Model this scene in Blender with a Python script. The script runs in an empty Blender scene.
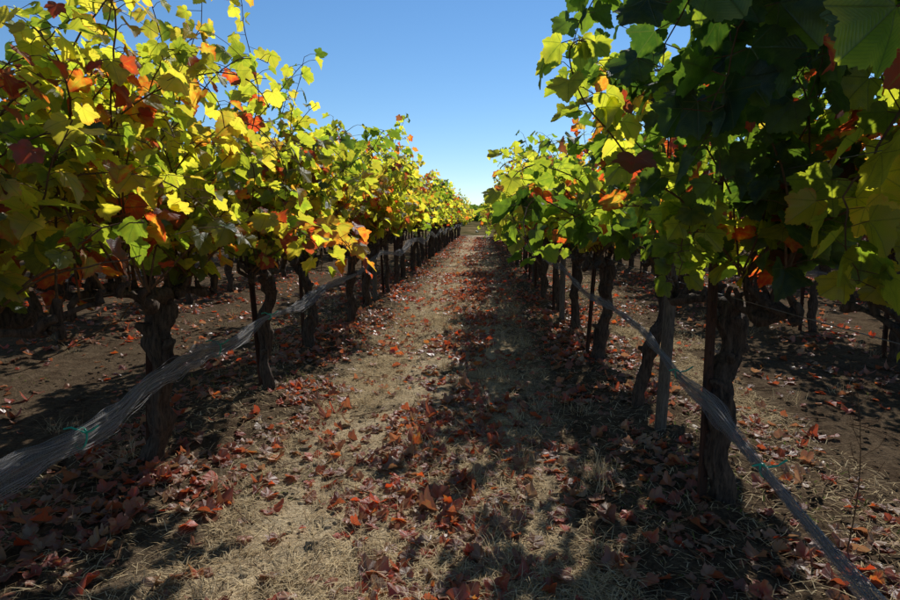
import bpy, math, random
import numpy as np
from mathutils import Vector

R = np.random.RandomState(7)
random.seed(7)
scene = bpy.context.scene

# ------------------------------------------------------------ noise / terrain
def vnoise(x, y, seed=0):
    x = np.asarray(x, float); y = np.asarray(y, float)
    xi = np.floor(x).astype(np.int64); yi = np.floor(y).astype(np.int64)
    fx = x - xi; fy = y - yi
    fx = fx*fx*(3-2*fx); fy = fy*fy*(3-2*fy)
    def h(a, b):
        n = (a*374761393 + b*668265263 + seed*974711) & 0x7fffffff
        n = ((n ^ (n >> 13)) * 1274126177) & 0x7fffffff
        n = n ^ (n >> 16)
        return (n & 0xffff)/65535.0
    return (h(xi, yi)*(1-fx)+h(xi+1, yi)*fx)*(1-fy) + (h(xi, yi+1)*(1-fx)+h(xi+1, yi+1)*fx)*fy

_ty = np.arange(-60, 900, 1.0)
_tz = np.interp(_ty, [-60, 0, 5, 14, 30, 44, 56, 90, 160, 250, 900],
                [0, 0, 0.0, 0.12, 0.36, 0.48, 0.35, 1.7, 5.6, 5.3, 0])
_k = np.ones(7)/7
_tz2 = np.convolve(np.pad(_tz, 3, mode='edge'), _k, 'valid')
def T(y):
    return np.interp(y, _ty, _tz2) - np.interp(0.0, _ty, _tz2)

ROWL, ROWR, SP = -1.62, 1.03, 2.65
def rowdist(x):
    return np.abs(((np.asarray(x)-ROWR+SP/2) % SP) - SP/2)

def G(x, y):
    x = np.asarray(x, float); y = np.asarray(y, float)
    rd = rowdist(x)
    berm = np.exp(-(rd/0.42)**2)
    z = T(y) + 0.05*berm
    z = z + 0.05*(vnoise(x*1.1, y*0.8, 3)-0.5)
    rough = 0.40+0.95*berm
    near = np.clip(1-(np.hypot(x, y)-14)/20, 0, 1)
    z = z + near*rough*(0.035*(vnoise(x*6, y*6, 5)-0.5)+0.030*(vnoise(x*14, y*14, 6)-0.5)+0.018*(vnoise(x*30, y*30, 8)-0.5))
    z = z - 0.02*np.exp(-((x+0.85)/0.2)**2) - 0.015*np.exp(-((x-0.25)/0.2)**2)
    return z

# ------------------------------------------------------------ mesh builder
class MB:
    def __init__(s):
        s.v = []; s.f = []; s.m = []; s.d = []; s.e = []; s.sm = []; s.n = 0
    def add(s, V, F, mat, data=None, extra=None, smooth=True):
        V = np.asarray(V, np.float32).reshape(-1, 3); F = np.asarray(F, np.int64).reshape(-1, 3)
        s.v.append(V); s.f.append(F+s.n); s.m.append(np.full(len(F), mat, np.int32))
        s.d.append(np.zeros((len(V), 3), np.float32) if data is None else np.asarray(data, np.float32))
        s.e.append(np.zeros((len(V), 3), np.float32) if extra is None else np.asarray(extra, np.float32))
        s.sm.append(np.full(len(F), smooth, bool))
        s.n += len(V)
    def mesh(s, name, mats):
        V = np.concatenate(s.v); F = np.concatenate(s.f).astype(np.int32)
        me = bpy.data.meshes.new(name)
        me.vertices.add(len(V)); me.vertices.foreach_set('co', V.ravel())
        me.loops.add(F.size); me.loops.foreach_set('vertex_index', F.ravel())
        me.polygons.add(len(F))
        me.polygons.foreach_set('loop_start', np.arange(0, F.size, 3, dtype=np.int32))
        me.polygons.foreach_set('loop_total', np.full(len(F), 3, np.int32))
        me.polygons.foreach_set('material_index', np.concatenate(s.m))
        me.polygons.foreach_set('use_smooth', np.concatenate(s.sm))
        a = me.attributes.new('luv', 'FLOAT_VECTOR', 'POINT'); a.data.foreach_set('vector', np.concatenate(s.d).ravel())
        a = me.attributes.new('lrnd', 'FLOAT_VECTOR', 'POINT'); a.data.foreach_set('vector', np.concatenate(s.e).ravel())
        for m in mats: me.materials.append(m)
        me.update(calc_edges=True)
        return me

def obj(name, me, loc=(0, 0, 0), parent=None):
    o = bpy.data.objects.new(name, me); scene.collection.objects.link(o)
    o.location = loc
    if parent: o.parent = parent
    return o

def norm(v):
    v = np.asarray(v, float); return v/(np.linalg.norm(v, axis=-1, keepdims=True)+1e-9)

def tube(mb, P, r, sides, mat, gn=0.0, rs=None, smooth=True, gfreq=1.0):
    P = np.asarray(P, float); n = len(P)
    r = np.broadcast_to(np.asarray(r, float), (n,))
    t = np.gradient(P, axis=0); t = norm(t)
    ref = np.array([0.31, 0.95, 0.12]) if abs(t[0][1]) < 0.8 else np.array([1.0, 0.1, 0.2])
    a = norm(np.cross(t, ref)); b = np.cross(t, a)
    th = np.arange(sides)*2*math.pi/sides
    rr = np.repeat(r[:, None], sides, 1)
    if gn > 0:
        ph = (rs or R).rand()*50
        L = np.concatenate([[0], np.cumsum(np.linalg.norm(np.diff(P, axis=0), axis=1))])
        TH = np.tile(th, (n, 1)); LL = np.repeat(L[:, None], sides, 1)
        cx = np.cos(TH+LL*3.5*gfreq); sx = np.sin(TH+LL*3.5*gfreq)
        q = (vnoise(cx*1.6+ph, sx*1.6+LL*5*gfreq, 11)-0.5)*1.5 + (vnoise(cx*4+ph, sx*4+LL*9*gfreq, 12)-0.5)*0.9 + (vnoise(cx*9+ph, sx*9+LL*5*gfreq, 13)-0.5)*0.4
        rr = rr*np.maximum(0.35, 1+gn*q)
    V = P[:, None, :] + rr[..., None]*(np.cos(th)[None, :, None]*a[:, None, :]+np.sin(th)[None, :, None]*b[:, None, :])
    V = V.reshape(-1, 3)
    i = np.arange(n-1)[:, None]*sides; j = np.arange(sides)[None, :]; j2 = (j+1) % sides
    A = (i+j).ravel(); B = (i+j2).ravel(); C = (i+sides+j2).ravel(); D = (i+sides+j).ravel()
    F = np.concatenate([np.stack([A, B, C], 1), np.stack([A, C, D], 1)])
    mb.add(V, F, mat, smooth=smooth)
    if sides > 4:
        V2 = np.concatenate([V[-sides:], [P[-1]+t[-1]*r[-1]*0.5]])
        F2 = np.stack([np.arange(sides), (np.arange(sides)+1) % sides, np.full(sides, sides)], 1)
        mb.add(V2, F2, mat, smooth=smooth)

# ------------------------------------------------------------ leaf templates
half = [(0.0, 0.02), (0.09, -0.10), (0.24, -0.19), (0.40, -0.14), (0.52, 0.0), (0.54, 0.12), (0.50, 0.20),
        (0.62, 0.26), (0.66, 0.38), (0.69, 0.55), (0.56, 0.57), (0.45, 0.59), (0.39, 0.63), (0.38, 0.74), (0.26, 0.82), (0.14, 0.92), (0.0, 1.02)]
def outline(teeth):
    h = [np.array(p) for p in half]
    out = []
    for i in range(len(h)-1):
        out.append(h[i])
        if teeth and i > 1:
            m = (h[i]+h[i+1])/2; c = np.array([0, 0.25]); d = m-c; d /= np.linalg.norm(d)
            out.append(m*0.6+h[i+1]*0.4+d*0.045)
    out.append(h[-1])
    out = np.array(out)
    left = out[1:-1][::-1].copy(); left[:, 0] *= -1
    return np.concatenate([out, left])
def leaf_template(level):
    if level == 0:
        O = np.array([(0, 0.0), (0.3, -0.2), (0.54, 0.05), (0.52, 0.24), (0.67, 0.5), (0.44, 0.66), (0.0, 1.0),
                      (-0.44, 0.66), (-0.67, 0.5), (-0.52, 0.24), (-0.54, 0.05), (-0.3, -0.2)])
    else:
        O = outline(level == 2)
    n = len(O); c = np.array([0, 0.22]); k = np.arange(n); k2 = (k+1) % n
    if level < 2:
        V = np.concatenate([[c], O]); F = np.stack([np.zeros(n, int), 1+k, 1+k2], 1)
        edge = np.concatenate([[0], np.ones(n)])
    else:
        M = c+(O-c)*0.52
        V = np.concatenate([[c], M, O])
        F = np.concatenate([np.stack([np.zeros(n, int), 1+k, 1+k2], 1),
                            np.stack([1+k, 1+n+k, 1+n+k2], 1), np.stack([1+k, 1+n+k2, 1+k2], 1)])
        edge = np.concatenate([[0], np.full(n, 0.52), np.ones(n)])
    return V, F, edge
LT = [leaf_template(i) for i in range(3)]

def add_leaves(mb, P, tip, nor, size, rnd, level, mat, curl=1.0, rs=R):
    V2, F, edge = LT[level]
    N = len(P)
    if N == 0: return
    t = norm(tip); nn = np.asarray(nor, float); nn = norm(nn-(nn*t).sum(1, keepdims=True)*t); s = np.cross(t, nn)
    x = V2[:, 0][None]; y = V2[:, 1][None]
    fold = rs.uniform(-0.05, 0.45, (N, 1))*curl; cup = rs.normal(0.05, 0.35, (N, 1))*curl
    bend = rs.normal(0.25, 0.35, (N, 1))*curl; ph = rs.uniform(0, 6.28, (N, 1))
    th = np.arctan2(x, y-0.22); r = np.hypot(x, y-0.22)
    z = fold*np.abs(x) - bend*y*y*0.6 - cup*x*x + (0.07*curl)*r*np.sin(th*5+ph)*edge + 0.05*curl*r*np.sin(th*2+ph*1.7)
    tw = rs.normal(0, 0.25, (N, 1))*curl
    z = z + tw*x*y
    xx = x*rs.uniform(0.85, 1.1, (N, 1)); yy = y*np.ones((N, 1))
    W = P[:, None, :] + size[:, None, None]*(xx[..., None]*s[:, None, :]+yy[..., None]*t[:, None, :]+z[..., None]*nn[:, None, :])
    nv = len(V2)
    FF = (F[None]+(np.arange(N)*nv)[:, None, None]).reshape(-1, 3)
    D = np.zeros((N, nv, 3)); D[..., 0] = x; D[..., 1] = y; D[..., 2] = edge[None]
    E = np.zeros((N, nv, 3)); E[..., 0] = rnd[:, None]; E[..., 1] = rs.rand(N, 1); E[..., 2] = rs.rand(N, 1)
    mb.add(W.reshape(-1, 3), FF, mat, D.reshape(-1, 3), E.reshape(-1, 3), smooth=(level == 2))

# ------------------------------------------------------------ materials
def newmat(name):
    m = bpy.data.materials.new(name); m.use_nodes = True
    nt = m.node_tree; nt.nodes.clear()
    o = nt.nodes.new('ShaderNodeOutputMaterial')
    return m, nt, o
def ramp(nt, stops, interp='LINEAR'):
    r = nt.nodes.new('ShaderNodeValToRGB'); cr = r.color_ramp; cr.interpolation = interp
    while len(cr.elements) < len(stops): cr.elements.new(0.5)
    for e, (p, c) in zip(cr.elements, stops):
        e.position = p; e.color = (*c, 1) if len(c) == 3 else c
    return r
def math_(nt, op, a=None, b=None, clamp=False):
    n = nt.nodes.new('ShaderNodeMath'); n.operation = op; n.use_clamp = clamp
    for i, q in enumerate((a, b)):
        if q is None: continue
        if isinstance(q, (int, float)): n.inputs[i].default_value = q
        else: nt.links.new(q, n.inputs[i])
    return n.outputs[0]
def mixc(nt, fac, a, b, mode='MIX'):
    n = nt.nodes.new('ShaderNodeMix'); n.data_type = 'RGBA'; n.blend_type = mode
    for i, q in ((0, fac), (6, a), (7, b)):
        if isinstance(q, (int, float)): n.inputs[i].default_value = q
        elif isinstance(q, tuple): n.inputs[i].default_value = (*q, 1)
        else: nt.links.new(q, n.inputs[i])
    return n.outputs[2]
def noise_(nt, vec, scale, detail=4, rough=0.6):
    n = nt.nodes.new('ShaderNodeTexNoise'); n.inputs['Scale'].default_value = scale
    n.inputs['Detail'].default_value = detail; n.inputs['Roughness'].default_value = rough
    if vec is not None: nt.links.new(vec, n.inputs['Vector'])
    return n.outputs['Fac']

def leaf_material(name, refl, trans, tfac, gloss, hi=True):
    m, nt, out = newmat(name)
    ar = nt.nodes.new('ShaderNodeAttribute'); ar.attribute_name = 'lrnd'
    sr = nt.nodes.new('ShaderNodeSeparateXYZ'); nt.links.new(ar.outputs['Vector'], sr.inputs[0])
    au = nt.nodes.new('ShaderNodeAttribute'); au.attribute_name = 'luv'
    su = nt.nodes.new('ShaderNodeSeparateXYZ'); nt.links.new(au.outputs['Vector'], su.inputs[0])
    e2 = math_(nt, 'MULTIPLY', math_(nt, 'POWER', su.outputs[2], 2.0), math_(nt, 'MULTIPLY', sr.outputs[1], 0.14))
    idx = math_(nt, 'ADD', sr.outputs[0], e2)
    if hi:
        ax = math_(nt, 'ABSOLUTE', su.outputs[0]); y = su.outputs[1]
        th = math_(nt, 'ARCTAN2', ax, y)
        r = math_(nt, 'SQRT', math_(nt, 'ADD', math_(nt, 'MULTIPLY', ax, ax), math_(nt, 'MULTIPLY', y, y)))
        d = None
        for a in (0.0, 0.88, 1.75):
            q = math_(nt, 'MULTIPLY', math_(nt, 'ABSOLUTE', math_(nt, 'SINE', math_(nt, 'SUBTRACT', th, a))), r)
            d = q if d is None else math_(nt, 'MINIMUM', d, q)
        vein = math_(nt, 'SUBTRACT', 1.0, math_(nt, 'DIVIDE', d, 0.022), clamp=True)
        w = math_(nt, 'SINE', math_(nt, 'ADD', math_(nt, 'MULTIPLY', d, 38.0), math_(nt, 'MULTIPLY', r, 45.0)))
        sec = math_(nt, 'MULTIPLY', math_(nt, 'POWER', math_(nt, 'ABSOLUTE', w), 8.0), 0.25)
        tc = nt.nodes.new('ShaderNodeTexCoord')
        nz = noise_(nt, tc.outputs['Object'], 38, 2, 0.6)
        idx = math_(nt, 'ADD', idx, math_(nt, 'MULTIPLY', math_(nt, 'SUBTRACT', nz, 0.5), 0.28))
        idx = math_(nt, 'SUBTRACT', idx, math_(nt, 'MULTIPLY', math_(nt, 'ADD', vein, sec), 0.10), clamp=True)
    rc = ramp(nt, refl); nt.links.new(idx, rc.inputs[0])
    tr = ramp(nt, trans); nt.links.new(idx, tr.inputs[0])
    val = math_(nt, 'ADD', math_(nt, 'MULTIPLY', sr.outputs[2], 0.55), 0.68)
    cr_ = mixc(nt, 1.0, rc.outputs[0], val, 'MULTIPLY')
    ct_ = mixc(nt, 1.0, tr.outputs[0], val, 'MULTIPLY')
    df = nt.nodes.new('ShaderNodeBsdfDiffuse')
    tl = nt.nodes.new('ShaderNodeBsdfTranslucent')
    gl = nt.nodes.new('ShaderNodeBsdfGlossy'); gl.inputs['Roughness'].default_value = 0.42
    gl.inputs['Color'].default_value = (0.8, 0.85, 0.9, 1)
    if hi:
        cr_ = mixc(nt, math_(nt, 'MULTIPLY', vein, 0.35), cr_, (0.22, 0.22, 0.08))
        ct_ = mixc(nt, math_(nt, 'MULTIPLY', math_(nt, 'ADD', vein, sec), 0.45, clamp=True), ct_, (0.16, 0.18, 0.03))
        bp = nt.nodes.new('ShaderNodeBump'); bp.inputs['Strength'].default_value = 0.5; bp.inputs['Distance'].default_value = 0.004
        hh = math_(nt, 'ADD', math_(nt, 'MULTIPLY', math_(nt, 'ADD', vein, sec), -0.8), nz)
        nt.links.new(hh, bp.inputs['Height'])
        for s in (df, gl): nt.links.new(bp.outputs[0], s.inputs['Normal'])
    nt.links.new(cr_, df.inputs['Color']); nt.links.new(ct_, tl.inputs['Color'])
    m1 = nt.nodes.new('ShaderNodeMixShader'); m1.inputs[0].default_value = tfac
    nt.links.new(df.outputs[0], m1.inputs[1]); nt.links.new(tl.outputs[0], m1.inputs[2])
    m2 = nt.nodes.new('ShaderNodeMixShader'); m2.inputs[0].default_value = gloss
    nt.links.new(m1.outputs[0], m2.inputs[1]); nt.links.new(gl.outputs[0], m2.inputs[2])
    nt.links.new(m2.outputs[0], out.inputs['Surface'])
    return m

LR = [(0.0, (0.016, 0.040, 0.012)), (0.25, (0.042, 0.085, 0.018)), (0.48, (0.14, 0.165, 0.02)), (0.67, (0.27, 0.22, 0.03)),
     (0.76, (0.34, 0.12, 0.02)), (0.84, (0.24, 0.03, 0.012)), (1.0, (0.12, 0.05, 0.025))]
LTR = [(0.0, (0.045, 0.115, 0.012)), (0.25, (0.27, 0.41, 0.025)), (0.48, (0.80, 0.83, 0.05)), (0.67, (1.0, 0.80, 0.07)),  # first stop kept very dark: shade of the right canopy put into green leaves
     (0.76, (1.0, 0.36, 0.03)), (0.84, (0.80, 0.08, 0.02)), (1.0, (0.34, 0.12, 0.04))]
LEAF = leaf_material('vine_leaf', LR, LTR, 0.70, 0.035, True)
LEAFF = leaf_material('vine_leaf_plain', LR, LTR, 0.70, 0.035, False)
DR = [(0.0, (0.34, 0.22, 0.13)), (0.22, (0.25, 0.13, 0.075)), (0.42, (0.22, 0.075, 0.040)), (0.60, (0.20, 0.058, 0.032)), (0.78, (0.38, 0.045, 0.016)),
     (0.92, (0.40, 0.19, 0.07)), (1.0, (0.11, 0.055, 0.035))]
DT = [(0.0, (0.48, 0.28, 0.14)), (0.4, (0.55, 0.17, 0.07)), (0.78, (0.85, 0.09, 0.022)), (0.92, (0.7, 0.3, 0.06)), (1.0, (0.2, 0.08, 0.03))]
DEAD = leaf_material('fallen_leaf', DR, DT, 0.36, 0.06, True)
DEADF = leaf_material('fallen_leaf_plain', DR, DT, 0.36, 0.06, False)

def bark_material(name, c1, c2, scale=1.0):
    m, nt, out = newmat(name)
    tc = nt.nodes.new('ShaderNodeTexCoord'); mp = nt.nodes.new('ShaderNodeMapping'); mp.inputs['Scale'].default_value = (1, 1, 0.16)
    nt.links.new(tc.outputs['Object'], mp.inputs[0])
    n1 = noise_(nt, mp.outputs[0], 75*scale, 4, 0.7); n2 = noise_(nt, tc.outputs['Object'], 9, 2, 0.6)
    rc = ramp(nt, [(0.35, c1), (0.66, c2)]); nt.links.new(n1, rc.inputs[0])
    col = mixc(nt, math_(nt, 'MULTIPLY', n2, 0.5), rc.outputs[0], tuple(np.array(c1)*0.6))
    b = nt.nodes.new('ShaderNodeBsdfPrincipled'); b.inputs['Roughness'].default_value = 0.9
    nt.links.new(col, b.inputs['Base Color'])
    bp = nt.nodes.new('ShaderNodeBump'); bp.inputs['Strength'].default_value = 1.0; bp.inputs['Distance'].default_value = 0.014
    nt.links.new(n1, bp.inputs['Height']); nt.links.new(bp.outputs[0], b.inputs['Normal'])
    nt.links.new(b.outputs[0], out.inputs[0])
    return m
BARK = bark_material('vine_bark', (0.018, 0.011, 0.008), (0.15, 0.10, 0.072))
CANE = bark_material('vine_cane', (0.10, 0.045, 0.02), (0.24, 0.13, 0.06))
WOOD = bark_material('weathered_wood', (0.07, 0.055, 0.045), (0.24, 0.20, 0.165), 1.3)
RUST = bark_material('rusty_steel', (0.03, 0.016, 0.012), (0.12, 0.045, 0.025), 0.6)

def simple(name, col, rough=0.6, metal=0.0):
    m, nt, out = newmat(name)
    b = nt.nodes.new('ShaderNodeBsdfPrincipled'); b.inputs['Roughness'].default_value = rough; b.inputs['Metallic'].default_value = metal
    tc = nt.nodes.new('ShaderNodeTexCoord'); n = noise_(nt, tc.outputs['Object'], 25, 3)
    c = mixc(nt, n, tuple(np.array(col)*0.75), tuple(np.array(col)*1.25))
    nt.links.new(c, b.inputs['Base Color']); nt.links.new(b.outputs[0], out.inputs[0])
    return m
WIRE = simple('galvanised_wire', (0.18, 0.18, 0.18), 0.5, 0.6)
CLIP = simple('green_plastic', (0.01, 0.36, 0.24), 0.4)
STRAND = simple('net_strand', (0.30, 0.30, 0.315), 0.6)

def straw_material(name, ca, cb, cc, tf=0.3):
    m, nt, out = newmat(name)
    ar = nt.nodes.new('ShaderNodeAttribute'); ar.attribute_name = 'lrnd'
    sr = nt.nodes.new('ShaderNodeSeparateXYZ'); nt.links.new(ar.outputs['Vector'], sr.inputs[0])
    rc = ramp(nt, [(0, ca), (0.6, cb), (1.0, cc)]); nt.links.new(sr.outputs[0], rc.inputs[0])
    d = nt.nodes.new('ShaderNodeBsdfDiffuse'); t = nt.nodes.new('ShaderNodeBsdfTranslucent')
    nt.links.new(rc.outputs[0], d.inputs[0]); nt.links.new(rc.outputs[0], t.inputs[0])
    mx = nt.nodes.new('ShaderNodeMixShader'); mx.inputs[0].default_value = tf
    nt.links.new(d.outputs[0], mx.inputs[1]); nt.links.new(t.outputs[0], mx.inputs[2]); nt.links.new(mx.outputs[0], out.inputs[0])
    return m
STRAW = straw_material('dry_straw', (0.72, 0.60, 0.39), (0.48, 0.37, 0.22), (0.22, 0.15, 0.085))
GREENW = straw_material('green_weed', (0.10, 0.16, 0.03), (0.16, 0.20, 0.05), (0.25, 0.24, 0.08), 0.4)

m, nt, out = newmat('vineyard_soil'); SOIL = m
geo = nt.nodes.new('ShaderNodeNewGeometry'); pos = geo.outputs['Position']
sp = nt.nodes.new('ShaderNodeSeparateXYZ'); nt.links.new(pos, sp.inputs[0])
nB = noise_(nt, pos, 14, 4, 0.7); nC = noise_(nt, pos, 70, 4, 0.75)
mp = nt.nodes.new('ShaderNodeMapping'); mp.inputs['Scale'].default_value = (3.2, 0.9, 1); nt.links.new(pos, mp.inputs[0])
nD = noise_(nt, mp.outputs[0], 1.6, 4, 0.7)
soil = ramp(nt, [(0.30, (0.022, 0.015, 0.010)), (0.5, (0.072, 0.050, 0.034)), (0.72, (0.17, 0.124, 0.083))])
nt.links.new(math_(nt, 'ADD', math_(nt, 'MULTIPLY', nB, 0.5), math_(nt, 'MULTIPLY', nC, 0.5)), soil.inputs[0])
straw = ramp(nt, [(0.35, (0.25, 0.185, 0.115)), (0.65, (0.64, 0.53, 0.36))]); nt.links.new(nC, straw.inputs[0])
ctr = math_(nt, 'ABSOLUTE', math_(nt, 'ADD', sp.outputs[0], 0.36))
aisle = math_(nt, 'MULTIPLY', math_(nt, 'SUBTRACT', 0.95, ctr), 2.2, clamp=True)
smask = ramp(nt, [(0.34, (0, 0, 0)), (0.54, (1, 1, 1))]); nt.links.new(nD, smask.inputs[0])
fac = math_(nt, 'MULTIPLY', smask.outputs[0], math_(nt, 'ADD', math_(nt, 'MULTIPLY', aisle, 0.92), 0.08), clamp=True)
col = mixc(nt, fac, soil.outputs[0], straw.outputs[0])
far = math_(nt, 'DIVIDE', math_(nt, 'SUBTRACT', sp.outputs[1], 46.0), 5.0, clamp=True)
nF = noise_(nt, pos, 0.45, 5, 0.7)
hc = ramp(nt, [(0.38, (0.035, 0.045, 0.016)), (0.5, (0.12, 0.092, 0.040)), (0.66, (0.23, 0.165, 0.08))]); nt.links.new(nF, hc.inputs[0])
col = mixc(nt, far, col, hc.outputs[0])
b = nt.nodes.new('ShaderNodeBsdfPrincipled'); b.inputs['Roughness'].default_value = 0.95
b.inputs['Specular IOR Level'].default_value = 0.0
nt.links.new(col, b.inputs['Base Color'])
bp = nt.nodes.new('ShaderNodeBump'); bp.inputs['Strength'].default_value = 1.0; bp.inputs['Distance'].default_value = 0.025
nt.links.new(math_(nt, 'ADD', math_(nt, 'MULTIPLY', nC, 0.7), nB), bp.inputs['Height']); nt.links.new(bp.outputs[0], b.inputs['Normal'])
nt.links.new(b.outputs[0], out.inputs[0])

# ------------------------------------------------------------ ground
def axis(f0, f1, step, lo, hi, g=1.12):
    a = list(np.arange(f0, f1, step))
    d = step; p = a[-1]
    while p < hi: d *= g; p += d; a.append(p)
    d = step; p = a[0]; lft = []
    while p > lo: d *= g; p -= d; lft.append(p)
    return np.array(lft[::-1]+a)
gx = axis(-3.6, 3.2, 0.028, -700, 700, 1.10); gy = axis(1.3, 9.0, 0.028, -50, 850, 1.035)
X, Y = np.meshgrid(gx, gy); Z = G(X, Y)
Z = Z - np.clip((np.abs(X)-60)/500, 0, 1)*4
nx, ny = len(gx), len(gy)
V = np.stack([X, Y, Z], -1).reshape(-1, 3)
i = np.arange(ny-1)[:, None]*nx; j = np.arange(nx-1)[None]
A = (i+j).ravel(); F = np.concatenate([np.stack([A, A+1, A+nx+1], 1), np.stack([A, A+nx+1, A+nx], 1)])
mb = MB(); mb.add(V, F, 0); obj('ground', mb.mesh('ground', [SOIL]))

# ------------------------------------------------------------ vines
CAM = np.array([0, 0, 1.25])
def make_vine(seed, level, wpos=None, lean=(0.0, 0.0), trunk_r=0.046, head=0.82, nsh=36, top=2.15, spread=0.48, tone=0.0,
              minz=0.84, red=0.12, keep=None, extra=None, lsz=1.0, outx=0.42, mind=0.8):
    rs = np.random.RandomState(seed); mb = MB()
    ss = 26 if level == 2 else 10
    n = 44 if level == 2 else 14
    s = np.linspace(0, 1, n)
    wob = 0.055+0.03*rs.rand(); p1, p2, p3 = rs.rand(3)*6
    P = np.stack([lean[0]*s+wob*np.sin(s*6+p1)*s*(1.3-s)+0.012*np.sin(s*17+p3), lean[1]*s+wob*np.sin(s*5+p2)*s+0.008*np.sin(s*15+p1), -0.08+s*(head+0.08)], 1)
    P[:, :2] -= P[0, :2]
    rad = trunk_r*(1.15-0.40*s+0.25*s**3+0.35*np.exp(-(s/0.08)**2)+0.42*np.exp(-((s-0.96)/0.07)**2)
                   + 0.35*np.exp(-((s-rs.uniform(.35, .55))/0.05)**2)+0.30*np.exp(-((s-rs.uniform(.6, .8))/0.04)**2))
    tube(mb, P, rad, ss, 0, 0.66, rs)
    H = P[-1]
    for q in range(5 if level == 2 else 2):
        k0 = rs.randint(int(n*0.35), n-2); a = rs.rand()*6.28; dv = np.array([math.cos(a), math.sin(a), rs.uniform(.1, .8)])
        c = P[k0]; tube(mb, [c, c+dv*rad[k0]*1.1, c+dv*rad[k0]*1.7], np.array([0.70, 0.55, 0.34])*trunk_r, 9, 0, 0.6, rs, gfreq=2)
    spurs = []
    for sg in (-1, 1):
        for a in range(3):
            L = [0.60, 0.40, 0.24][a]*rs.uniform(0.85, 1.1); k = 20 if level == 2 else 8
            q = np.linspace(0, 1, k)
            off = rs.normal(0, 0.14); rise = rs.uniform(0.04, 0.18); fq = rs.uniform(7, 13); am = rs.uniform(0.025, 0.05)
            Q = H+np.stack([off*q+am*np.sin(q*fq+a)*q, sg*L*q, rise*q**1.2+am*np.sin(q*fq*0.8+seed)*q+0.04*(1-q)*(q > 0)], 1)
            Q[0] = H-[0, 0, 0.04]
            tube(mb, Q, trunk_r*(0.62-0.28*q+0.16*np.sin(q*14+seed))*(1-0.12*a), max(6, ss-14), 0, 0.75, rs, gfreq=1.8)
            for w in (0.35, 0.6, 0.8, 1.0):
                c = Q[int(w*(k-1))]
                e = c+[rs.normal(0, .03), rs.normal(0, .02), rs.uniform(.04, .09)]
                tube(mb, [c, (c+e)/2+rs.normal(0, .006, 3), e], np.array([1, .9, .75])*trunk_r*0.36, 7, 0, 0.5, rs)
                spurs.append(e)
    LP = []; LT_ = []; LN = []; LS = []; LC = []
    for k in range(nsh):
        st = spurs[rs.randint(len(spurs))]+rs.normal(0, .01, 3)
        tall = rs.rand() < 0.14
        d = norm([rs.normal(0, outx), rs.normal(0, 0.32), 1.0])
        n_n = rs.randint(13, 23) + (4 if tall else 0)
        p = st.copy(); pts = [p.copy()]
        droop = rs.uniform(0.02, 0.17)*(0.4 if tall else 1)
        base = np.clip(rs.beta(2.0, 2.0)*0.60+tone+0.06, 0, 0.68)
        if rs.rand() < red: base = rs.uniform(0.68, 0.84)
        for i_ in range(n_n):
            f = i_/n_n
            step = 0.07*(1.1-0.35*f)
            lim = top+(0.24 if tall else 0)
            g = droop*(f*1.6)**1.5 + (0.35 if p[2] > lim-0.1 else 0)
            sd = np.sign(p[0]) if abs(p[0]) > 0.05 else np.sign(d[0])
            d = norm(d+rs.normal(0, 0.11, 3)+np.array([sd*0.035*(abs(p[0]) < spread), 0, -g]))
            if abs(p[0]) > spread: d = norm(d-np.array([np.sign(p[0])*0.15, 0, 0.08]))
            p = p+d*step
            if p[2] < minz+0.03: break
            pts.append(p.copy())
            az = i_*math.pi+rs.normal(0, 0.7)+k
            nl = 1+(rs.rand() < 0.60)+(rs.rand() < 0.22)
            if f > 0.85: nl = 1
            if f < 0.15 and rs.rand() < 0.6: nl = 0
            for l in range(nl):
                pd = norm([math.cos(az+l*2.1)*1.0, math.sin(az+l*2.1)*0.8, rs.uniform(-0.1, 0.6)])
                pl = rs.uniform(0.035, 0.08)+l*rs.uniform(0.0, 0.09)
                q = p+pd*pl
                if q[2] < minz: continue
                sz = lsz*rs.uniform(0.058, 0.112)*(1.08-0.5*f**2)
                if l: sz *= 0.85
                hang = rs.uniform(0.2, 1.5)
                tipd = norm(pd*[1, 1, 0.2]+np.array([0, 0, -hang])+rs.normal(0, 0.25, 3))
                nor = norm(pd*[1, 1, 0]*0.7+np.array([0.18, 0.40, 0.7])+rs.normal(0, 0.40, 3))
                if wpos is not None:
                    wq = q+wpos
                    if np.linalg.norm(wq-CAM) < mind: continue
                    if keep is not None and not keep(wq): continue
                LP.append(q); LT_.append(tipd); LN.append(nor); LS.append(sz)
                c = base+rs.normal(0, 0.08)
                if rs.rand() < 0.08: c = rs.uniform(0.66, 1.0)
                LC.append(np.clip(c, 0, 1))
                if level == 2:
                    mid = (p+q)/2+[0, 0, 0.008]
                    tube(mb, [p, mid, q], [0.0018, 0.0014, 0.0016], 3, 1)
                elif rs.rand() < 0.4:
                    tube(mb, [p, q], 0.0018, 3, 1)
        if len(pts) > 2:
            pts = np.array(pts)
            if wpos is not None:
                dd = np.linalg.norm(pts+wpos-CAM, axis=1)
                if (dd < 0.7).any(): pts = pts[:max(2, int(np.argmax(dd < 0.7)))]
                if keep is not None and len(pts) > 2 and level == 2:
                    kk_ = np.array([keep(p_+wpos) or j_ < 9 for j_, p_ in enumerate(pts)])
                    if not kk_.all(): pts = pts[:max(2, int(np.argmax(~kk_)))]
            tube(mb, pts, np.linspace(0.0048, 0.0018, len(pts)), 5 if level == 2 else 3, 1)
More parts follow.
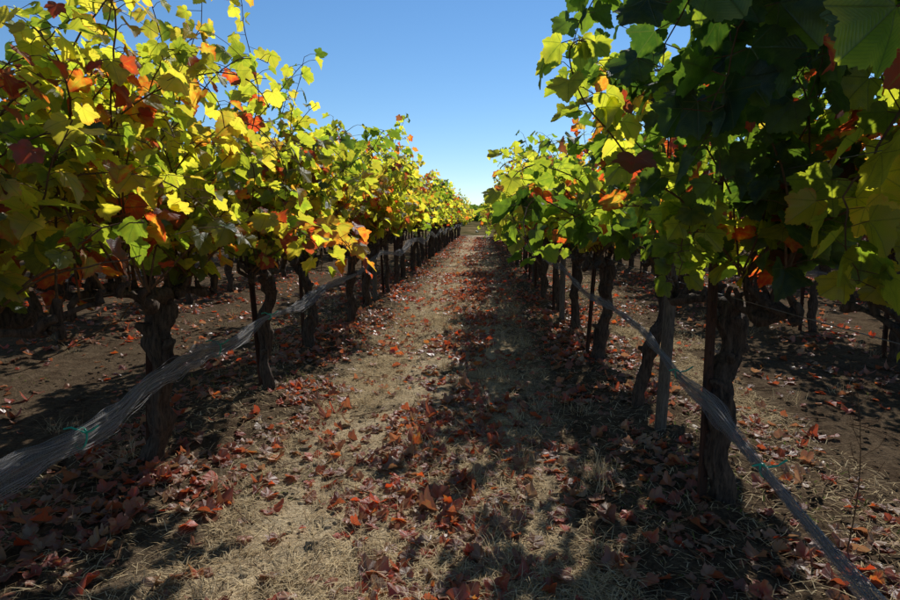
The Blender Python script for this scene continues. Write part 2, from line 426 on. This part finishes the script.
    if extra:
        for (pts, szs, cc) in extra:
            pts = np.array(pts, float)-wpos
            tt = np.linspace(0, len(pts)-1, 14); Q = np.stack([np.interp(tt, range(len(pts)), pts[:, a]) for a in range(3)], 1)
            Q[1:-1] += rs.normal(0, 0.007, (12, 3))
            tube(mb, Q, np.linspace(0.004, 0.0015, 14), 5, 1)
            if szs is None: continue
            for i_ in range(2, 14):
                for l in range(1+(rs.rand() < 0.5)):
                    az = i_*math.pi+rs.normal(0, 0.8)+l*2
                    pd = norm([math.cos(az), math.sin(az)*0.7, rs.uniform(-.2, .4)])
                    q = Q[i_]+pd*rs.uniform(0.03, 0.07)
                    tube(mb, [Q[i_], q], 0.0015, 3, 1)
                    LP.append(q); LT_.append(norm(pd*[.8, .8, .1]+[0, 0, -rs.uniform(.5, 1.2)])); LN.append(norm([0.35+rs.normal(0, .3), 0.5+rs.normal(0, .3), 0.5]))
                    LS.append(szs*rs.uniform(0.7, 1.1)*(1.1-0.4*i_/14)); LC.append(np.clip(cc+rs.normal(0, .08), 0, 1))
    add_leaves(mb, np.array(LP), np.array(LT_), np.array(LN), np.array(LS), np.array(LC), level, 2, 1.0, rs)
    me = mb.mesh('vine_mesh', [BARK, CANE, LEAF if level == 2 else LEAFF])
    return me, len(LP)

def stake_mesh(h, seed):
    mb = MB()
    w = 0.036; t = 0.006
    prof = np.array([(-w/2, 0), (w/2, 0), (w/2, t), (t/2, t), (t/2, w), (-t/2, w), (-t/2, t), (-w/2, t)])
    z = np.linspace(-0.25, h, 6); N = len(prof)
    V = np.array([(p[0], p[1], zz) for zz in z for p in prof])
    F = []
    for a in range(len(z)-1):
        for b_ in range(N):
            c = (b_+1) % N
            F += [(a*N+b_, a*N+c, (a+1)*N+c), (a*N+b_, (a+1)*N+c, (a+1)*N+b_)]
    o = (len(z)-1)*N
    F += [(o, o+1, o+2), (o, o+2, o+7), (o+3, o+4, o+5), (o+3, o+5, o+6)]
    mb.add(V, F, 0, smooth=False)
    for zz in np.arange(0.1, h-0.05, 0.07):
        c = np.array([0, -0.004, zz]); e = 0.007
        Vb = c+np.array([(x, y, z_) for x in (-e, e) for y in (-0.004, 0.0045) for z_ in (-e, e)])
        Fb = [(0, 1, 3), (0, 3, 2), (4, 6, 7), (4, 7, 5), (0, 4, 5), (0, 5, 1), (2, 3, 7), (2, 7, 6), (0, 2, 6), (0, 6, 4), (1, 5, 7), (1, 7, 3)]
        mb.add(Vb, Fb, 0, smooth=False)
    return mb.mesh('stake', [RUST])
def post_mesh(h):
    mb = MB(); s = np.linspace(0, 1, 14)
    tube(mb, np.stack([0.004*np.sin(s*4), 0*s, -0.3+s*(h+0.3)], 1), 0.034, 14, 0, 0.08, np.random.RandomState(3))
    return mb.mesh('post', [WOOD])
STK = [stake_mesh(1.55, 1), stake_mesh(1.75, 2)]; PST = post_mesh(1.75)

variants_m = [make_vine(100+k, 1, nsh=33, tone=[0.05, 0.11, -0.02, 0.08, 0.14, 0.01][k], red=[.06, .14, .05, .13, .08, .08][k], lean=(R.normal(0, .08), R.normal(0, .12)), trunk_r=0.034+0.012*R.rand())[0] for k in range(6)]
variants_l = [make_vine(200+k, 0, nsh=22, lsz=1.18, tone=[0.06, 0.14, 0.02, 0.10][k], red=.10, lean=(R.normal(0, .06), R.normal(0, .10)), trunk_r=0.040)[0] for k in range(4)]

def place(name, me, x, y, rot=0, sc=1.0, parent=None, dz=0):
    o = obj(name, me, (x, y, float(G(x, y))+dz), parent)
    o.rotation_euler = (0, 0, rot); o.scale = (sc, sc, sc)
    return o

tot = 0
LY = [2.83-1.38*2+1.38*k for k in range(31)]
def keepL(w):
    return np.linalg.norm(w-CAM) > 2.0
leftspec = {
 1: dict(lean=(0.0, 0.05), keep=keepL, nsh=36, red=0.10, top=2.3, lsz=.92, tone=0.06),
 2: dict(lean=(0.12, -0.02), trunk_r=0.046, red=0.15, top=2.42, nsh=50, tone=0.07, lsz=.95, keep=keepL, minz=0.92),
 3: dict(lean=(0.03, 0.06), trunk_r=0.036, tone=0.09, top=2.32, nsh=42, red=0.13, minz=0.92),
 4: dict(lean=(-0.06, 0.07), trunk_r=0.040, tone=0.10, top=2.25, nsh=38, red=.12, minz=.9),
 5: dict(lean=(0.08, -0.05), trunk_r=0.036, tone=0.11, nsh=36, red=.12),
}
for k, y in enumerate(LY):
    x = ROWL+(R.normal(0, 0.03))
    if k == 0: x = ROWL
    if k in leftspec:
        gz = float(G(x, y)); ex = None
        if k == 2:
            ex = [([(-1.52, 2.8, 1.0), (-1.6, 2.6, 0.86), (-1.78, 2.45, 0.72), (-2.0, 2.4, 0.62)], None, 0),
                  ([(-1.6, 3.0, 1.6), (-1.42, 2.9, 2.0), (-1.22, 2.75, 2.3)], 0.08, 0.60),
                  ([(-1.75, 2.5, 1.3), (-1.72, 2.4, 1.12), (-1.74, 2.35, 0.9)], 0.085, 0.78)]
        if k == 3:
            ex = [([(-1.6, 4.0, 1.8), (-1.45, 3.8, 2.2), (-1.4, 3.6, 2.5), (-1.42, 3.55, 2.62)], 0.07, 0.55)]
        me, n = make_vine(10+k, 2, wpos=np.array([x, y, gz]), extra=ex, **leftspec[k]); tot += n
        obj('grape_vine', me, (x, y, gz))
    else:
        me = variants_m[R.randint(6)] if y < 17 else variants_l[R.randint(4)]
        place('grape_vine', me, x, y, R.choice([0, math.pi])+R.normal(0, .08), R.uniform(0.94, 1.1))
    if k > 0 and k < 22:
        o = place('metal_stake', STK[k % 2], x-0.05+R.normal(0, .02), y+0.10+R.normal(0, .03), R.rand()*6)
        o.rotation_euler[0] = R.normal(0, .03); o.rotation_euler[1] = R.normal(0, .035)
RY = [2.59-1.36*2+1.36*k for k in range(31)]
def keepR(w):
    return w[2] > 1.30 or w[1] > 2.3
rightspec = {  # negative tone: greener leaves, with the overhead canopy's shade put into their colour
 0: dict(nsh=24),
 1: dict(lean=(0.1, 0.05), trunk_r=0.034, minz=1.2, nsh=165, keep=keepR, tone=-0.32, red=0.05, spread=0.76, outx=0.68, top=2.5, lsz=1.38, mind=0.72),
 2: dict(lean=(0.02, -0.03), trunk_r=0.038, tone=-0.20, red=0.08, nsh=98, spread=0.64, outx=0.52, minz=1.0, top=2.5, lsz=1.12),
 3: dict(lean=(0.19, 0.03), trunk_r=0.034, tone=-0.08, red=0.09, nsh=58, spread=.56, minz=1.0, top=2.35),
 4: dict(lean=(0.05, 0.05), trunk_r=0.044, tone=-0.02, minz=0.95, nsh=42, red=.09),
 5: dict(lean=(-0.03, 0.05), trunk_r=0.038, tone=0.02, minz=0.95, nsh=36, red=.09),
}
for k, y in enumerate(RY):
    x = ROWR+(R.normal(0, 0.025) if k > 3 else 0)
    if k in rightspec:
        gz = float(G(x, y)); ex = None
        if k == 1:
            ex = [([(1.1, 1.7, 1.55), (1.0, 1.72, 1.35), (0.98, 1.70, 1.2), (1.02, 1.68, 1.10)], 0.12, 0.46),
                  ([(1.25, 1.7, 1.5), (1.22, 1.72, 1.2), (1.25, 1.75, 1.0), (1.27, 1.75, 0.88)], 0.08, 0.42),
                  ([(0.9, 1.3, 1.95), (0.65, 1.35, 1.85), (0.55, 1.4, 1.68), (0.5, 1.4, 1.5)], 0.14, 0.06),
                  ([(0.9, 1.5, 2.0), (0.7, 1.5, 2.0), (0.5, 1.5, 1.85), (0.42, 1.5, 1.62)], 0.13, 0.05),
                  ([(0.9, 1.2, 2.0), (0.6, 1.15, 2.0), (0.42, 1.2, 1.85), (0.36, 1.25, 1.68)], 0.13, 0.06),
                  ([(1.0, 1.1, 2.0), (0.8, 1.0, 1.9), (0.66, 0.95, 1.75), (0.6, 0.95, 1.58)], 0.13, 0.04),
                  ([(1.1, 1.2, 1.9), (0.95, 1.1, 1.85), (0.85, 1.05, 1.7), (0.8, 1.05, 1.5)], 0.13, 0.08)]
            re_ = np.random.RandomState(71)
            for q_ in range(26):
                ax_ = re_.uniform(0.70, 1.65); ay_ = re_.uniform(1.35, 2.3); az_ = re_.uniform(2.1, 2.5)
                ex.append(([(1.1, ay_-0.1, 1.9), (ax_*0.5+0.55, ay_, az_-0.05), (ax_, ay_+re_.normal(0, .05), az_-0.12), (ax_+re_.normal(0, .06), ay_, az_-0.45), (ax_+re_.normal(0, .08), ay_-0.03, az_-0.75)],
                           0.125, [0.05, 0.10, 0.02, 0.16, 0.08, 0.3, 0.04, 0.12][q_ % 8] if q_ != 11 else 0.78))
        if k == 2:
            ex = [([(0.9, 2.9, 1.9), (0.65, 3.0, 2.05), (0.42, 3.1, 2.0)], 0.09, 0.35),
                  ([(0.9, 2.4, 2.0), (0.6, 2.3, 2.15), (0.38, 2.2, 2.05), (0.3, 2.2, 1.85)], 0.10, 0.15),
                  ([(0.8, 2.3, 1.4), (0.72, 2.2, 1.2), (0.70, 2.2, 1.05)], 0.09, 0.35)]
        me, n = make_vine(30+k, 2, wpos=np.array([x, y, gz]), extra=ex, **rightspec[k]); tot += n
        obj('grape_vine', me, (x, y, gz))
    else:
        me = variants_m[[0, 2, 5, 0, 3, 2][R.randint(6)]] if y < 17 else variants_l[R.randint(4)]
        place('grape_vine', me, x, y, R.choice([0, math.pi])+R.normal(0, .08), R.uniform(0.94, 1.1))
    if 1 < k < 22:
        if k == 2:
            o = place('metal_stake', STK[1], x-0.055, y-0.02, 0.4)
        elif k == 3:
            continue
        else:
            o = place('metal_stake', STK[k % 2], x-0.07+R.normal(0, .02), y+0.08, R.rand()*6)
        o.rotation_euler[1] = R.normal(0, .035)
o = place('wooden_post', PST, 1.05, 3.49, 0.3); o.rotation_euler = (0.0, 0.03, 0)
o = place('wooden_post', PST, ROWL-0.02, 9.0, 1.3); o = place('wooden_post', PST, 0.98, 7.4, 2.3)
o = place('wooden_post', PST, ROWR, 12.2, 2.3)

for side in (-1, 1):
    for r in range(1, 6):
        x0 = (ROWL-SP*r) if side < 0 else (ROWR+SP*r)
        e = bpy.data.objects.new('grape_vine_row', None); scene.collection.objects.link(e)
        y = 0.2+R.rand()*1.2; kk = 0
        ymax = 36 if r < 3 else 24
        while y < ymax:
            if y > 0.75*abs(x0)-1.5 or r == 1:
                near = y < 8 and r <= 1
                me = variants_m[R.randint(6)] if near else variants_l[R.randint(4)]
                x = x0+R.normal(0, .04)
                o = place('vine_%d' % kk, me, x, y, R.choice([0, math.pi])+R.normal(0, .08), R.uniform(0.92, 1.08), parent=e)
                if y < 18 and r < 4:
                    place('stake_%d' % kk, STK[kk % 2], x-0.05, y+0.1, R.rand()*6, parent=e)
            y += 1.37; kk += 1

# ------------------------------------------------------------ wires & nets
def line_mesh(name, P, r, mat, sides=5):
    mb = MB(); tube(mb, P, r, sides, 0); return mb.mesh(name, [mat])
ys = np.concatenate([np.arange(-2, 12, 0.23), np.arange(12, 42, 1.0)])
def rowline(x, h, sag, seed):
    return np.stack([x+0.012*np.sin(ys*1.1+seed), ys, T(ys)+0.04+h-sag*np.abs(np.sin((ys+seed)*math.pi/5.5))], 1)
for side in (-1, 1):
    for r in range(0, 3):
        x0 = (ROWL-SP*r) if side < 0 else (ROWR+SP*r)
        for h in (0.93, 1.42):
            obj('trellis_wire', line_mesh('wire', rowline(x0, h, 0.02, r), 0.0016, WIRE))

m, nt, out = newmat('bird_netting'); NET = m
au = nt.nodes.new('ShaderNodeAttribute'); au.attribute_name = 'luv'
mp1 = nt.nodes.new('ShaderNodeMapping'); mp1.inputs['Scale'].default_value = (5, 14, 1); nt.links.new(au.outputs['Vector'], mp1.inputs[0])
n1 = noise_(nt, mp1.outputs[0], 1.0, 4, 0.7)
mp2 = nt.nodes.new('ShaderNodeMapping'); mp2.inputs['Scale'].default_value = (22, 60, 1); mp2.inputs['Rotation'].default_value = (0, 0, 0.02); nt.links.new(au.outputs['Vector'], mp2.inputs[0])
n2 = noise_(nt, mp2.outputs[0], 1.0, 4, 0.8)
sp = nt.nodes.new('ShaderNodeSeparateXYZ'); nt.links.new(au.outputs['Vector'], sp.inputs[0])
wa = math_(nt, 'ABSOLUTE', math_(nt, 'SINE', math_(nt, 'ADD', math_(nt, 'MULTIPLY', sp.outputs[0], 260), math_(nt, 'MULTIPLY', sp.outputs[1], 60))))
wb = math_(nt, 'ABSOLUTE', math_(nt, 'SINE', math_(nt, 'SUBTRACT', math_(nt, 'MULTIPLY', sp.outputs[0], 260), math_(nt, 'MULTIPLY', sp.outputs[1], 60))))
grid = math_(nt, 'LESS_THAN', math_(nt, 'MINIMUM', wa, wb), 0.36)
st = ramp(nt, [(0.40, (0, 0, 0)), (0.60, (1, 1, 1))]); nt.links.new(math_(nt, 'ADD', math_(nt, 'MULTIPLY', n1, 0.55), math_(nt, 'MULTIPLY', n2, 0.45)), st.inputs[0])
fac = math_(nt, 'MAXIMUM', math_(nt, 'MULTIPLY', grid, 0.72), math_(nt, 'MULTIPLY', st.outputs[0], 0.72))
df = nt.nodes.new('ShaderNodeBsdfDiffuse'); df.inputs[0].default_value = (0.25, 0.25, 0.265, 1)
tl = nt.nodes.new('ShaderNodeBsdfTranslucent'); tl.inputs[0].default_value = (0.28, 0.28, 0.29, 1)
mm = nt.nodes.new('ShaderNodeMixShader'); mm.inputs[0].default_value = 0.45
nt.links.new(df.outputs[0], mm.inputs[1]); nt.links.new(tl.outputs[0], mm.inputs[2])
tp = nt.nodes.new('ShaderNodeBsdfTransparent')
mx = nt.nodes.new('ShaderNodeMixShader'); nt.links.new(fac, mx.inputs[0]); nt.links.new(tp.outputs[0], mx.inputs[1]); nt.links.new(mm.outputs[0], mx.inputs[2])
nt.links.new(mx.outputs[0], out.inputs[0])

def net(P, W, seed, clips=(), ns=30):
    P = np.array(P, float); W = np.array(W, float); rs = np.random.RandomState(seed)
    L = np.concatenate([[0], np.cumsum(np.linalg.norm(np.diff(P, axis=0), axis=1))])
    s = np.linspace(0, L[-1], int(L[-1]/0.03)+2) if L[-1] < 14 else np.concatenate([np.arange(0, 8, 0.03), np.linspace(8, L[-1], 250)])
    Q = np.stack([np.interp(s, L, P[:, a]) for a in range(3)], 1)
    for a in range(3):
        kz = np.ones(9)/9; Q[:, a] = np.convolve(np.pad(Q[:, a], 4, mode='edge'), kz, 'valid')
    w = np.interp(s, L, W)*(1+0.25*np.sin(s*2.3+seed)+0.15*np.sin(s*5.1))*(0.85+0.5*vnoise(s*9, s*0+seed, 3))
    mb = MB(); nv = 11
    for sh in range(2):
        ph = rs.rand()*6
        v = np.linspace(-0.5, 0.5, nv)
        ang = 0.25*np.sin(s*1.3+ph)+rs.normal(0, 0.15)
        rip = 0.16*np.sin(v[None]*9+s[:, None]*3+ph)+0.10*np.sin(v[None]*17-s[:, None]*8)+0.12*(vnoise(s[:, None]*14+0*v[None], v[None]*5+0*s[:, None], 5+sh)-.5)
        vx = np.sin(ang)[:, None]*v[None]+rip*np.cos(ang)[:, None]; vz = np.cos(ang)[:, None]*v[None]-rip*np.sin(ang)[:, None]
        VV = Q[:, None, :]+w[:, None, None]*np.stack([vx, 0*vx, vz], -1)
        VV[..., 0] += 0.008*(sh-1)
        D = np.stack([np.repeat(s[:, None], nv, 1)+sh*7, np.repeat(v[None], len(s), 0)+sh*3.3, 0*vx], -1)
        n_ = len(s); i = np.arange(n_-1)[:, None]*nv; j = np.arange(nv-1)[None]; A = (i+j).ravel()
        F = np.concatenate([np.stack([A, A+1, A+nv+1], 1), np.stack([A, A+nv+1, A+nv], 1)])
        mb.add(VV.reshape(-1, 3), F, 0, data=D.reshape(-1, 3))
    for k in range(ns):
        ph = rs.rand()*6; vv = 0.5*np.sin(s*rs.uniform(0.5, 3.0)+ph)*rs.uniform(0.5, 1.1)+0.07*np.sin(s*rs.uniform(9, 22)+ph)
        xx = 0.22*np.sin(s*rs.uniform(0.5, 2)+ph*2)
        tube(mb, Q+w[:, None]*np.stack([xx, 0*xx, vv], 1), 0.0008, 3, 1)
    obj('bird_netting', mb.mesh('netting', [NET, STRAND]))
    for c in clips:
        k = int(np.argmin(np.abs(Q[:, 1]-c))); p = Q[k]; ww = w[k]
        mb2 = MB(); th = np.linspace(0, 2*math.pi, 18)
        rr = max(0.018, ww*0.42)
        tube(mb2, np.stack([p[0]+rr*0.6*np.cos(th), p[1]+0.01*np.sin(th*1), p[2]+rr*np.sin(th)], 1), 0.0034, 6, 0)
        tube(mb2, [p+[0.5*rr, 0, rr*.6], p+[0.03+rr*.5, -0.01, rr*.6+0.012], p+[0.055+rr*.5, -0.01, rr*.6+0.03]], 0.0034, 6, 0)
        tube(mb2, [p+[0.5*rr, 0, rr*.6], p+[-0.02, -0.02, rr+0.012], p+[-0.045, -0.02, rr+0.005]], 0.0034, 6, 0)
        obj('net_clip', mb2.mesh('clip', [CLIP]))

lp = [(-1.38, 0.9, 0.50), (-1.40, 1.74, 0.52), (-1.40, 2.1, 0.50), (-1.42, 2.38, 0.575), (-1.43, 2.9, 0.60), (-1.44, 3.4, 0.565), (-1.44, 3.85, 0.64), (-1.46, 4.7, 0.60),
      (-1.46, 5.5, 0.68), (-1.47, 7.0, 0.68), (-1.47, 8.6, 0.86)]
lw = [0.12, 0.11, 0.075, 0.05, 0.09, 0.075, 0.04, 0.065, 0.045, 0.06, 0.05]
for y in np.arange(10, 40, 1.4):
    lp.append((-1.36, y, float(T(y))+0.82+0.12*math.sin(y*1.7))); lw.append(0.085)
net(lp, lw, 4, clips=(1.95, 3.1, 3.95))
rp = [(0.86, 0.7, 0.40), (0.88, 1.36, 0.42), (0.89, 1.88, 0.48), (0.9, 2.3, 0.54), (0.9, 2.74, 0.56), (0.92, 3.44, 0.65), (0.92, 4.25, 0.67), (0.92, 5.4, 0.64), (0.92, 7.0, 0.76)]
rw = [0.045, 0.032, 0.028, 0.055, 0.045, 0.05, 0.04, 0.05, 0.05]
for y in np.arange(8.4, 40, 1.4):
    rp.append((0.92, y, float(T(y))+0.7+0.05*math.sin(y*1.9))); rw.append(0.05)
net(rp, rw, 5, clips=(1.86, 2.75), ns=20)
for x0, sd in ((ROWR+SP-0.12, 6), (ROWL-SP+0.12, 7), (ROWR+2*SP-0.12, 8)):
    P_ = [(x0, y, float(T(y))+0.66+0.05*math.sin(y*1.3+sd)) for y in np.arange(0.5, 13, 0.7)]
    net(P_, [0.055]*len(P_), sd, clips=(3.6, ) if sd == 6 else (), ns=14)

# ------------------------------------------------------------ fallen leaves
def litter(n, xr, yr, seed):
    rs = np.random.RandomState(seed)
    x = rs.uniform(xr[0], xr[1], n*6); y = yr[0]+(yr[1]-yr[0])*rs.rand(n*6)
    dens = 0.10+1.0*np.exp(-((x+0.22)/0.30)**2)+0.20*np.exp(-((x+1.45)/0.35)**2)+0.34*np.exp(-(rowdist(x)/0.6)**2)*(np.abs(x) > 0.3)
    dens *= 0.18+1.5*np.clip((vnoise(x*2.4, y*1.9, 31)-0.30)*2.0, 0, 1)
    k = np.where(rs.rand(n*6) < dens)[0][:n]; return x[k], y[k]
mb = MB()
for (n, xr, yr, sd, lv) in ((3300, (-2.6, 2.4), (1.0, 5.2), 1, 1), (7000, (-2.6, 2.4), (5.2, 14), 2, 0), (6500, (-2.4, 2.2), (14, 40), 3, 0),
                            (4800, (-9, -2.6), (1.0, 14), 4, 0), (4800, (2.4, 9), (1.0, 14), 5, 0)):
    x, y = litter(n, xr, yr, sd); N = len(x); rs = np.random.RandomState(sd+50)
    z = G(x, y)+rs.uniform(0.006, 0.016, N)
    a = rs.rand(N)*6.283
    tip = np.stack([np.cos(a), np.sin(a), rs.normal(0, 0.18, N)], 1)
    nor = np.stack([rs.normal(0, .30, N), rs.normal(0, .30, N), np.ones(N)], 1)
    size = 0.026+0.050*rs.rand(N)**1.3
    col = rs.beta(1.4, 1.6, N)*0.78; q = rs.rand(N) < 0.12; col[q] = rs.uniform(0.74, 0.88, q.sum())
    first = rs.rand(N) < 0.6
    for cl, sel in ((1.3, first), (2.0, ~first)):
        add_leaves(mb, np.stack([x, y, z], 1)[sel], tip[sel], nor[sel], size[sel], col[sel], lv, 0 if lv else 1, cl, rs)
obj('fallen_leaves', mb.mesh('fallen_leaves', [DEAD, DEADF]))

# ------------------------------------------------------------ dry grass / straw
BF = np.array([(0, 1, 2), (0, 2, 3), (3, 2, 4)])
def blades(n, xr, yr, seed, dfun, lr, wr, lean, mb, pw=1.3):
    rs = np.random.RandomState(seed)
    x = rs.uniform(*xr, n*3); y = yr[0]+(yr[1]-yr[0])*rs.rand(n*3)**pw
    k = np.where(rs.rand(n*3) < dfun(x, y))[0][:n]; x = x[k]; y = y[k]; N = len(x)
    z = G(x, y)
    a = rs.rand(N)*6.283; L = rs.uniform(*lr, N)*rs.uniform(0.5, 1, N); w = rs.uniform(*wr, N)
    el = rs.uniform(*lean, N)
    d = np.stack([np.cos(a)*np.cos(el), np.sin(a)*np.cos(el), np.sin(el)], 1)
    s = np.stack([-np.sin(a), np.cos(a), 0*a], 1)
    P0 = np.stack([x, y, z+0.003], 1); P1 = P0+d*(L*0.55)[:, None]
    d2 = norm(d+np.stack([rs.normal(0, .3, N), rs.normal(0, .3, N), -0.35-0*a], 1)); P2 = P1+d2*(L*0.45)[:, None]
    V = np.stack([P0-s*w[:, None], P0+s*w[:, None], P1+s*w[:, None]*.8, P1-s*w[:, None]*.8, P2], 1).reshape(-1, 3)
    F = (BF[None]+(np.arange(N)*5)[:, None, None]).reshape(-1, 3)
    c = np.repeat(rs.rand(N), 5)
    mb.add(V, F, 0, extra=np.stack([c, c, c], 1), smooth=False)
def d1(x, y):
    m_ = np.clip((vnoise(x*2.3+9, y*1.2, 41)-0.3)*2.2, 0, 1)
    return (0.08+0.9*m_*(rowdist(x) > 0.5)+0.04)
mb = MB()
blades(75000, (-2.3, 2.0), (1.2, 8), 1, d1, (0.03, 0.14), (0.0009, 0.0022), (0.02, 0.45), mb, 1.5)
blades(30000, (-2.6, 2.4), (6, 20), 2, d1, (0.05, 0.16), (0.002, 0.004), (0.05, 0.6), mb)
rs = np.random.RandomState(77)
for k in range(230):
    cx = rs.uniform(-1.2, 1.0) if k % 3 else rs.uniform(-5, 5); cy = 1.2+rs.rand()**1.5*10
    if rowdist(cx) < 0.35 and k % 3: continue
    sg = rs.uniform(0.02, 0.06)
    N = rs.randint(25, 60); x = cx+rs.normal(0, sg, N); y = cy+rs.normal(0, sg, N); z = G(x, y)
    a = rs.rand(N)*6.28; el = rs.uniform(0.3, 1.3, N); L = rs.uniform(0.04, 0.17, N); w = rs.uniform(.0007, .0014, N)
    d = np.stack([np.cos(a)*np.cos(el), np.sin(a)*np.cos(el), np.sin(el)], 1); s = np.stack([-np.sin(a), np.cos(a), 0*a], 1)
    P0 = np.stack([x, y, z], 1); P1 = P0+d*(L*.6)[:, None]; P2 = P1+norm(d+[0, 0, -0.5])*(L*.4)[:, None]
    V = np.stack([P0-s*w[:, None], P0+s*w[:, None], P1+s*w[:, None]*.8, P1-s*w[:, None]*.8, P2], 1).reshape(-1, 3)
    F = (BF[None]+(np.arange(N)*5)[:, None, None]).reshape(-1, 3)
    c = np.repeat(rs.rand(N), 5); mb.add(V, F, 0, extra=np.stack([c, c, c], 1), smooth=False)
obj('dry_grass', mb.mesh('dry_grass', [STRAW]))
mb = MB()
def d2(x, y): return np.clip((vnoise(x*1.4+3, y*1.1, 51)-0.68)*5, 0, 1)*(rowdist(x) < 0.9)
blades(7000, (-4, 4), (1.5, 18), 5, d2, (0.02, 0.07), (0.002, 0.004), (0.1, 1.1), mb)
obj('weeds', mb.mesh('weeds', [GREENW]))

mb = MB(); b0 = np.array([1.34, 2.15, float(G(1.34, 2.15))]); s = np.linspace(0, 1, 10)
tube(mb, b0+np.stack([0.03*np.sin(s*3), 0.02*s, 0.62*s], 1), np.linspace(.003, .001, 10), 4, 0)
for q in np.linspace(0.3, 0.98, 14):
    p = b0+[0.03*math.sin(q*3), 0.02*q, 0.62*q]; a = q*40
    tube(mb, [p, p+[0.05*math.cos(a), 0.05*math.sin(a), 0.05], p+[0.07*math.cos(a), 0.07*math.sin(a), 0.10]], .0009, 3, 0)
obj('dry_weed', mb.mesh('dry_weed', [CANE]))

mb = MB(); rs = np.random.RandomState(33)
for k in range(170):
    x0 = rs.uniform(-3, 2.8); y0 = 1.2+rs.rand()**1.3*8; a = rs.rand()*6.28; L = rs.uniform(0.08, 0.45)
    t = np.linspace(0, 1, 7); x = x0+np.cos(a)*L*t+0.02*np.sin(t*6+a); y = y0+np.sin(a)*L*t+0.02*np.cos(t*5+a)
    tube(mb, np.stack([x, y, G(x, y)+0.010+0.01*np.sin(t*3.1)], 1), np.linspace(0.0035, 0.0015, 7)*rs.uniform(.6, 1.3), 5, 0)
obj('fallen_twigs', mb.mesh('fallen_twigs', [CANE]))

mb = MB(); rs = np.random.RandomState(9)
ph = (1+5**.5)/2
IV = norm(np.array([(-1, ph, 0), (1, ph, 0), (-1, -ph, 0), (1, -ph, 0), (0, -1, ph), (0, 1, ph), (0, -1, -ph), (0, 1, -ph), (ph, 0, -1), (ph, 0, 1), (-ph, 0, -1), (-ph, 0, 1)]))
IF = np.array([(0, 11, 5), (0, 5, 1), (0, 1, 7), (0, 7, 10), (0, 10, 11), (1, 5, 9), (5, 11, 4), (11, 10, 2), (10, 7, 6), (7, 1, 8), (3, 9, 4), (3, 4, 2), (3, 2, 6), (3, 6, 8), (3, 8, 9), (4, 9, 5), (2, 4, 11), (6, 2, 10), (8, 6, 7), (9, 8, 1)])
N = 9000; x = rs.uniform(-3.5, 3.3, N); y = 1.0+rs.rand(N)**1.3*8; sz = 0.004+0.022*rs.rand(N)**3
z = G(x, y)
V = np.stack([x, y, z], 1)[:, None, :]+sz[:, None, None]*IV[None]*rs.uniform(0.6, 1.35, (N, 12, 1))*np.array([1, 1, .7])
mb.add(V.reshape(-1, 3), (IF[None]+(np.arange(N)*12)[:, None, None]).reshape(-1, 3), 0, smooth=False)
obj('soil_clods', mb.mesh('soil_clods', [SOIL]))

mb = MB(); rs = np.random.RandomState(21)
for k in range(190):
    cx = rs.uniform(-60, 60); cy = rs.uniform(75, 170); rr = rs.uniform(0.8, 1.8); N = 200
    if k < 100: cx = rs.uniform(-8, 8); rr = rs.uniform(.4, 1.1); cy = rs.uniform(85, 165)
    cz = float(T(cy))+rr*0.5
    P_ = np.array([cx, cy, cz])+norm(rs.normal(0, 1, (N, 3)))*rr*rs.uniform(0.6, 1, (N, 1))*np.array([1, 1, .7])
    add_leaves(mb, P_, rs.normal(0, 1, (N, 3)), rs.normal(0, 1, (N, 3)), rs.uniform(.3, .6, N)*rr*.5, rs.uniform(0.0, 0.3, N), 0, 0, 1, rs)
obj('hill_shrubs', mb.mesh('hill_shrubs', [LEAFF]))

# ------------------------------------------------------------ light / world / camera
SUNV = Vector((0.36, 1.08, 0.96)).normalized()
el = math.asin(SUNV.z); az = math.atan2(SUNV.x, SUNV.y)
sl = bpy.data.lights.new('sun', 'SUN'); sl.energy = 5.0; sl.angle = math.radians(0.53); sl.color = (1.0, 0.93, 0.82)
so = bpy.data.objects.new('sun', sl); scene.collection.objects.link(so)
so.rotation_euler = SUNV.to_track_quat('Z', 'Y').to_euler(); so.location = (10, 20, 25)
w = bpy.data.worlds.new('World'); scene.world = w; w.use_nodes = True
nt = w.node_tree; bg = nt.nodes['Background']
sk = nt.nodes.new('ShaderNodeTexSky'); sk.sky_type = 'NISHITA'; sk.sun_disc = False
sk.sun_elevation = el; sk.sun_rotation = az; sk.air_density = 1.0; sk.dust_density = 0.0; sk.ozone_density = 4.0
hs = nt.nodes.new('ShaderNodeHueSaturation'); hs.inputs['Saturation'].default_value = 1.15
nt.links.new(sk.outputs[0], hs.inputs['Color']); nt.links.new(hs.outputs[0], bg.inputs[0]); bg.inputs[1].default_value = 0.112

cd = bpy.data.cameras.new('camera'); cd.lens = 24; cd.sensor_width = 36; cd.clip_end = 3000; cd.clip_start = 0.05
co = bpy.data.objects.new('camera', cd); scene.collection.objects.link(co)
co.location = CAM
yaw = math.atan(33/600); pit = math.atan(75/600)
co.rotation_euler = (math.pi/2-pit, 0, yaw)
scene.camera = co
scene.view_settings.view_transform = 'Standard'; scene.view_settings.look = 'None'; scene.view_settings.exposure = 0
print('leaves in unique vines', tot)
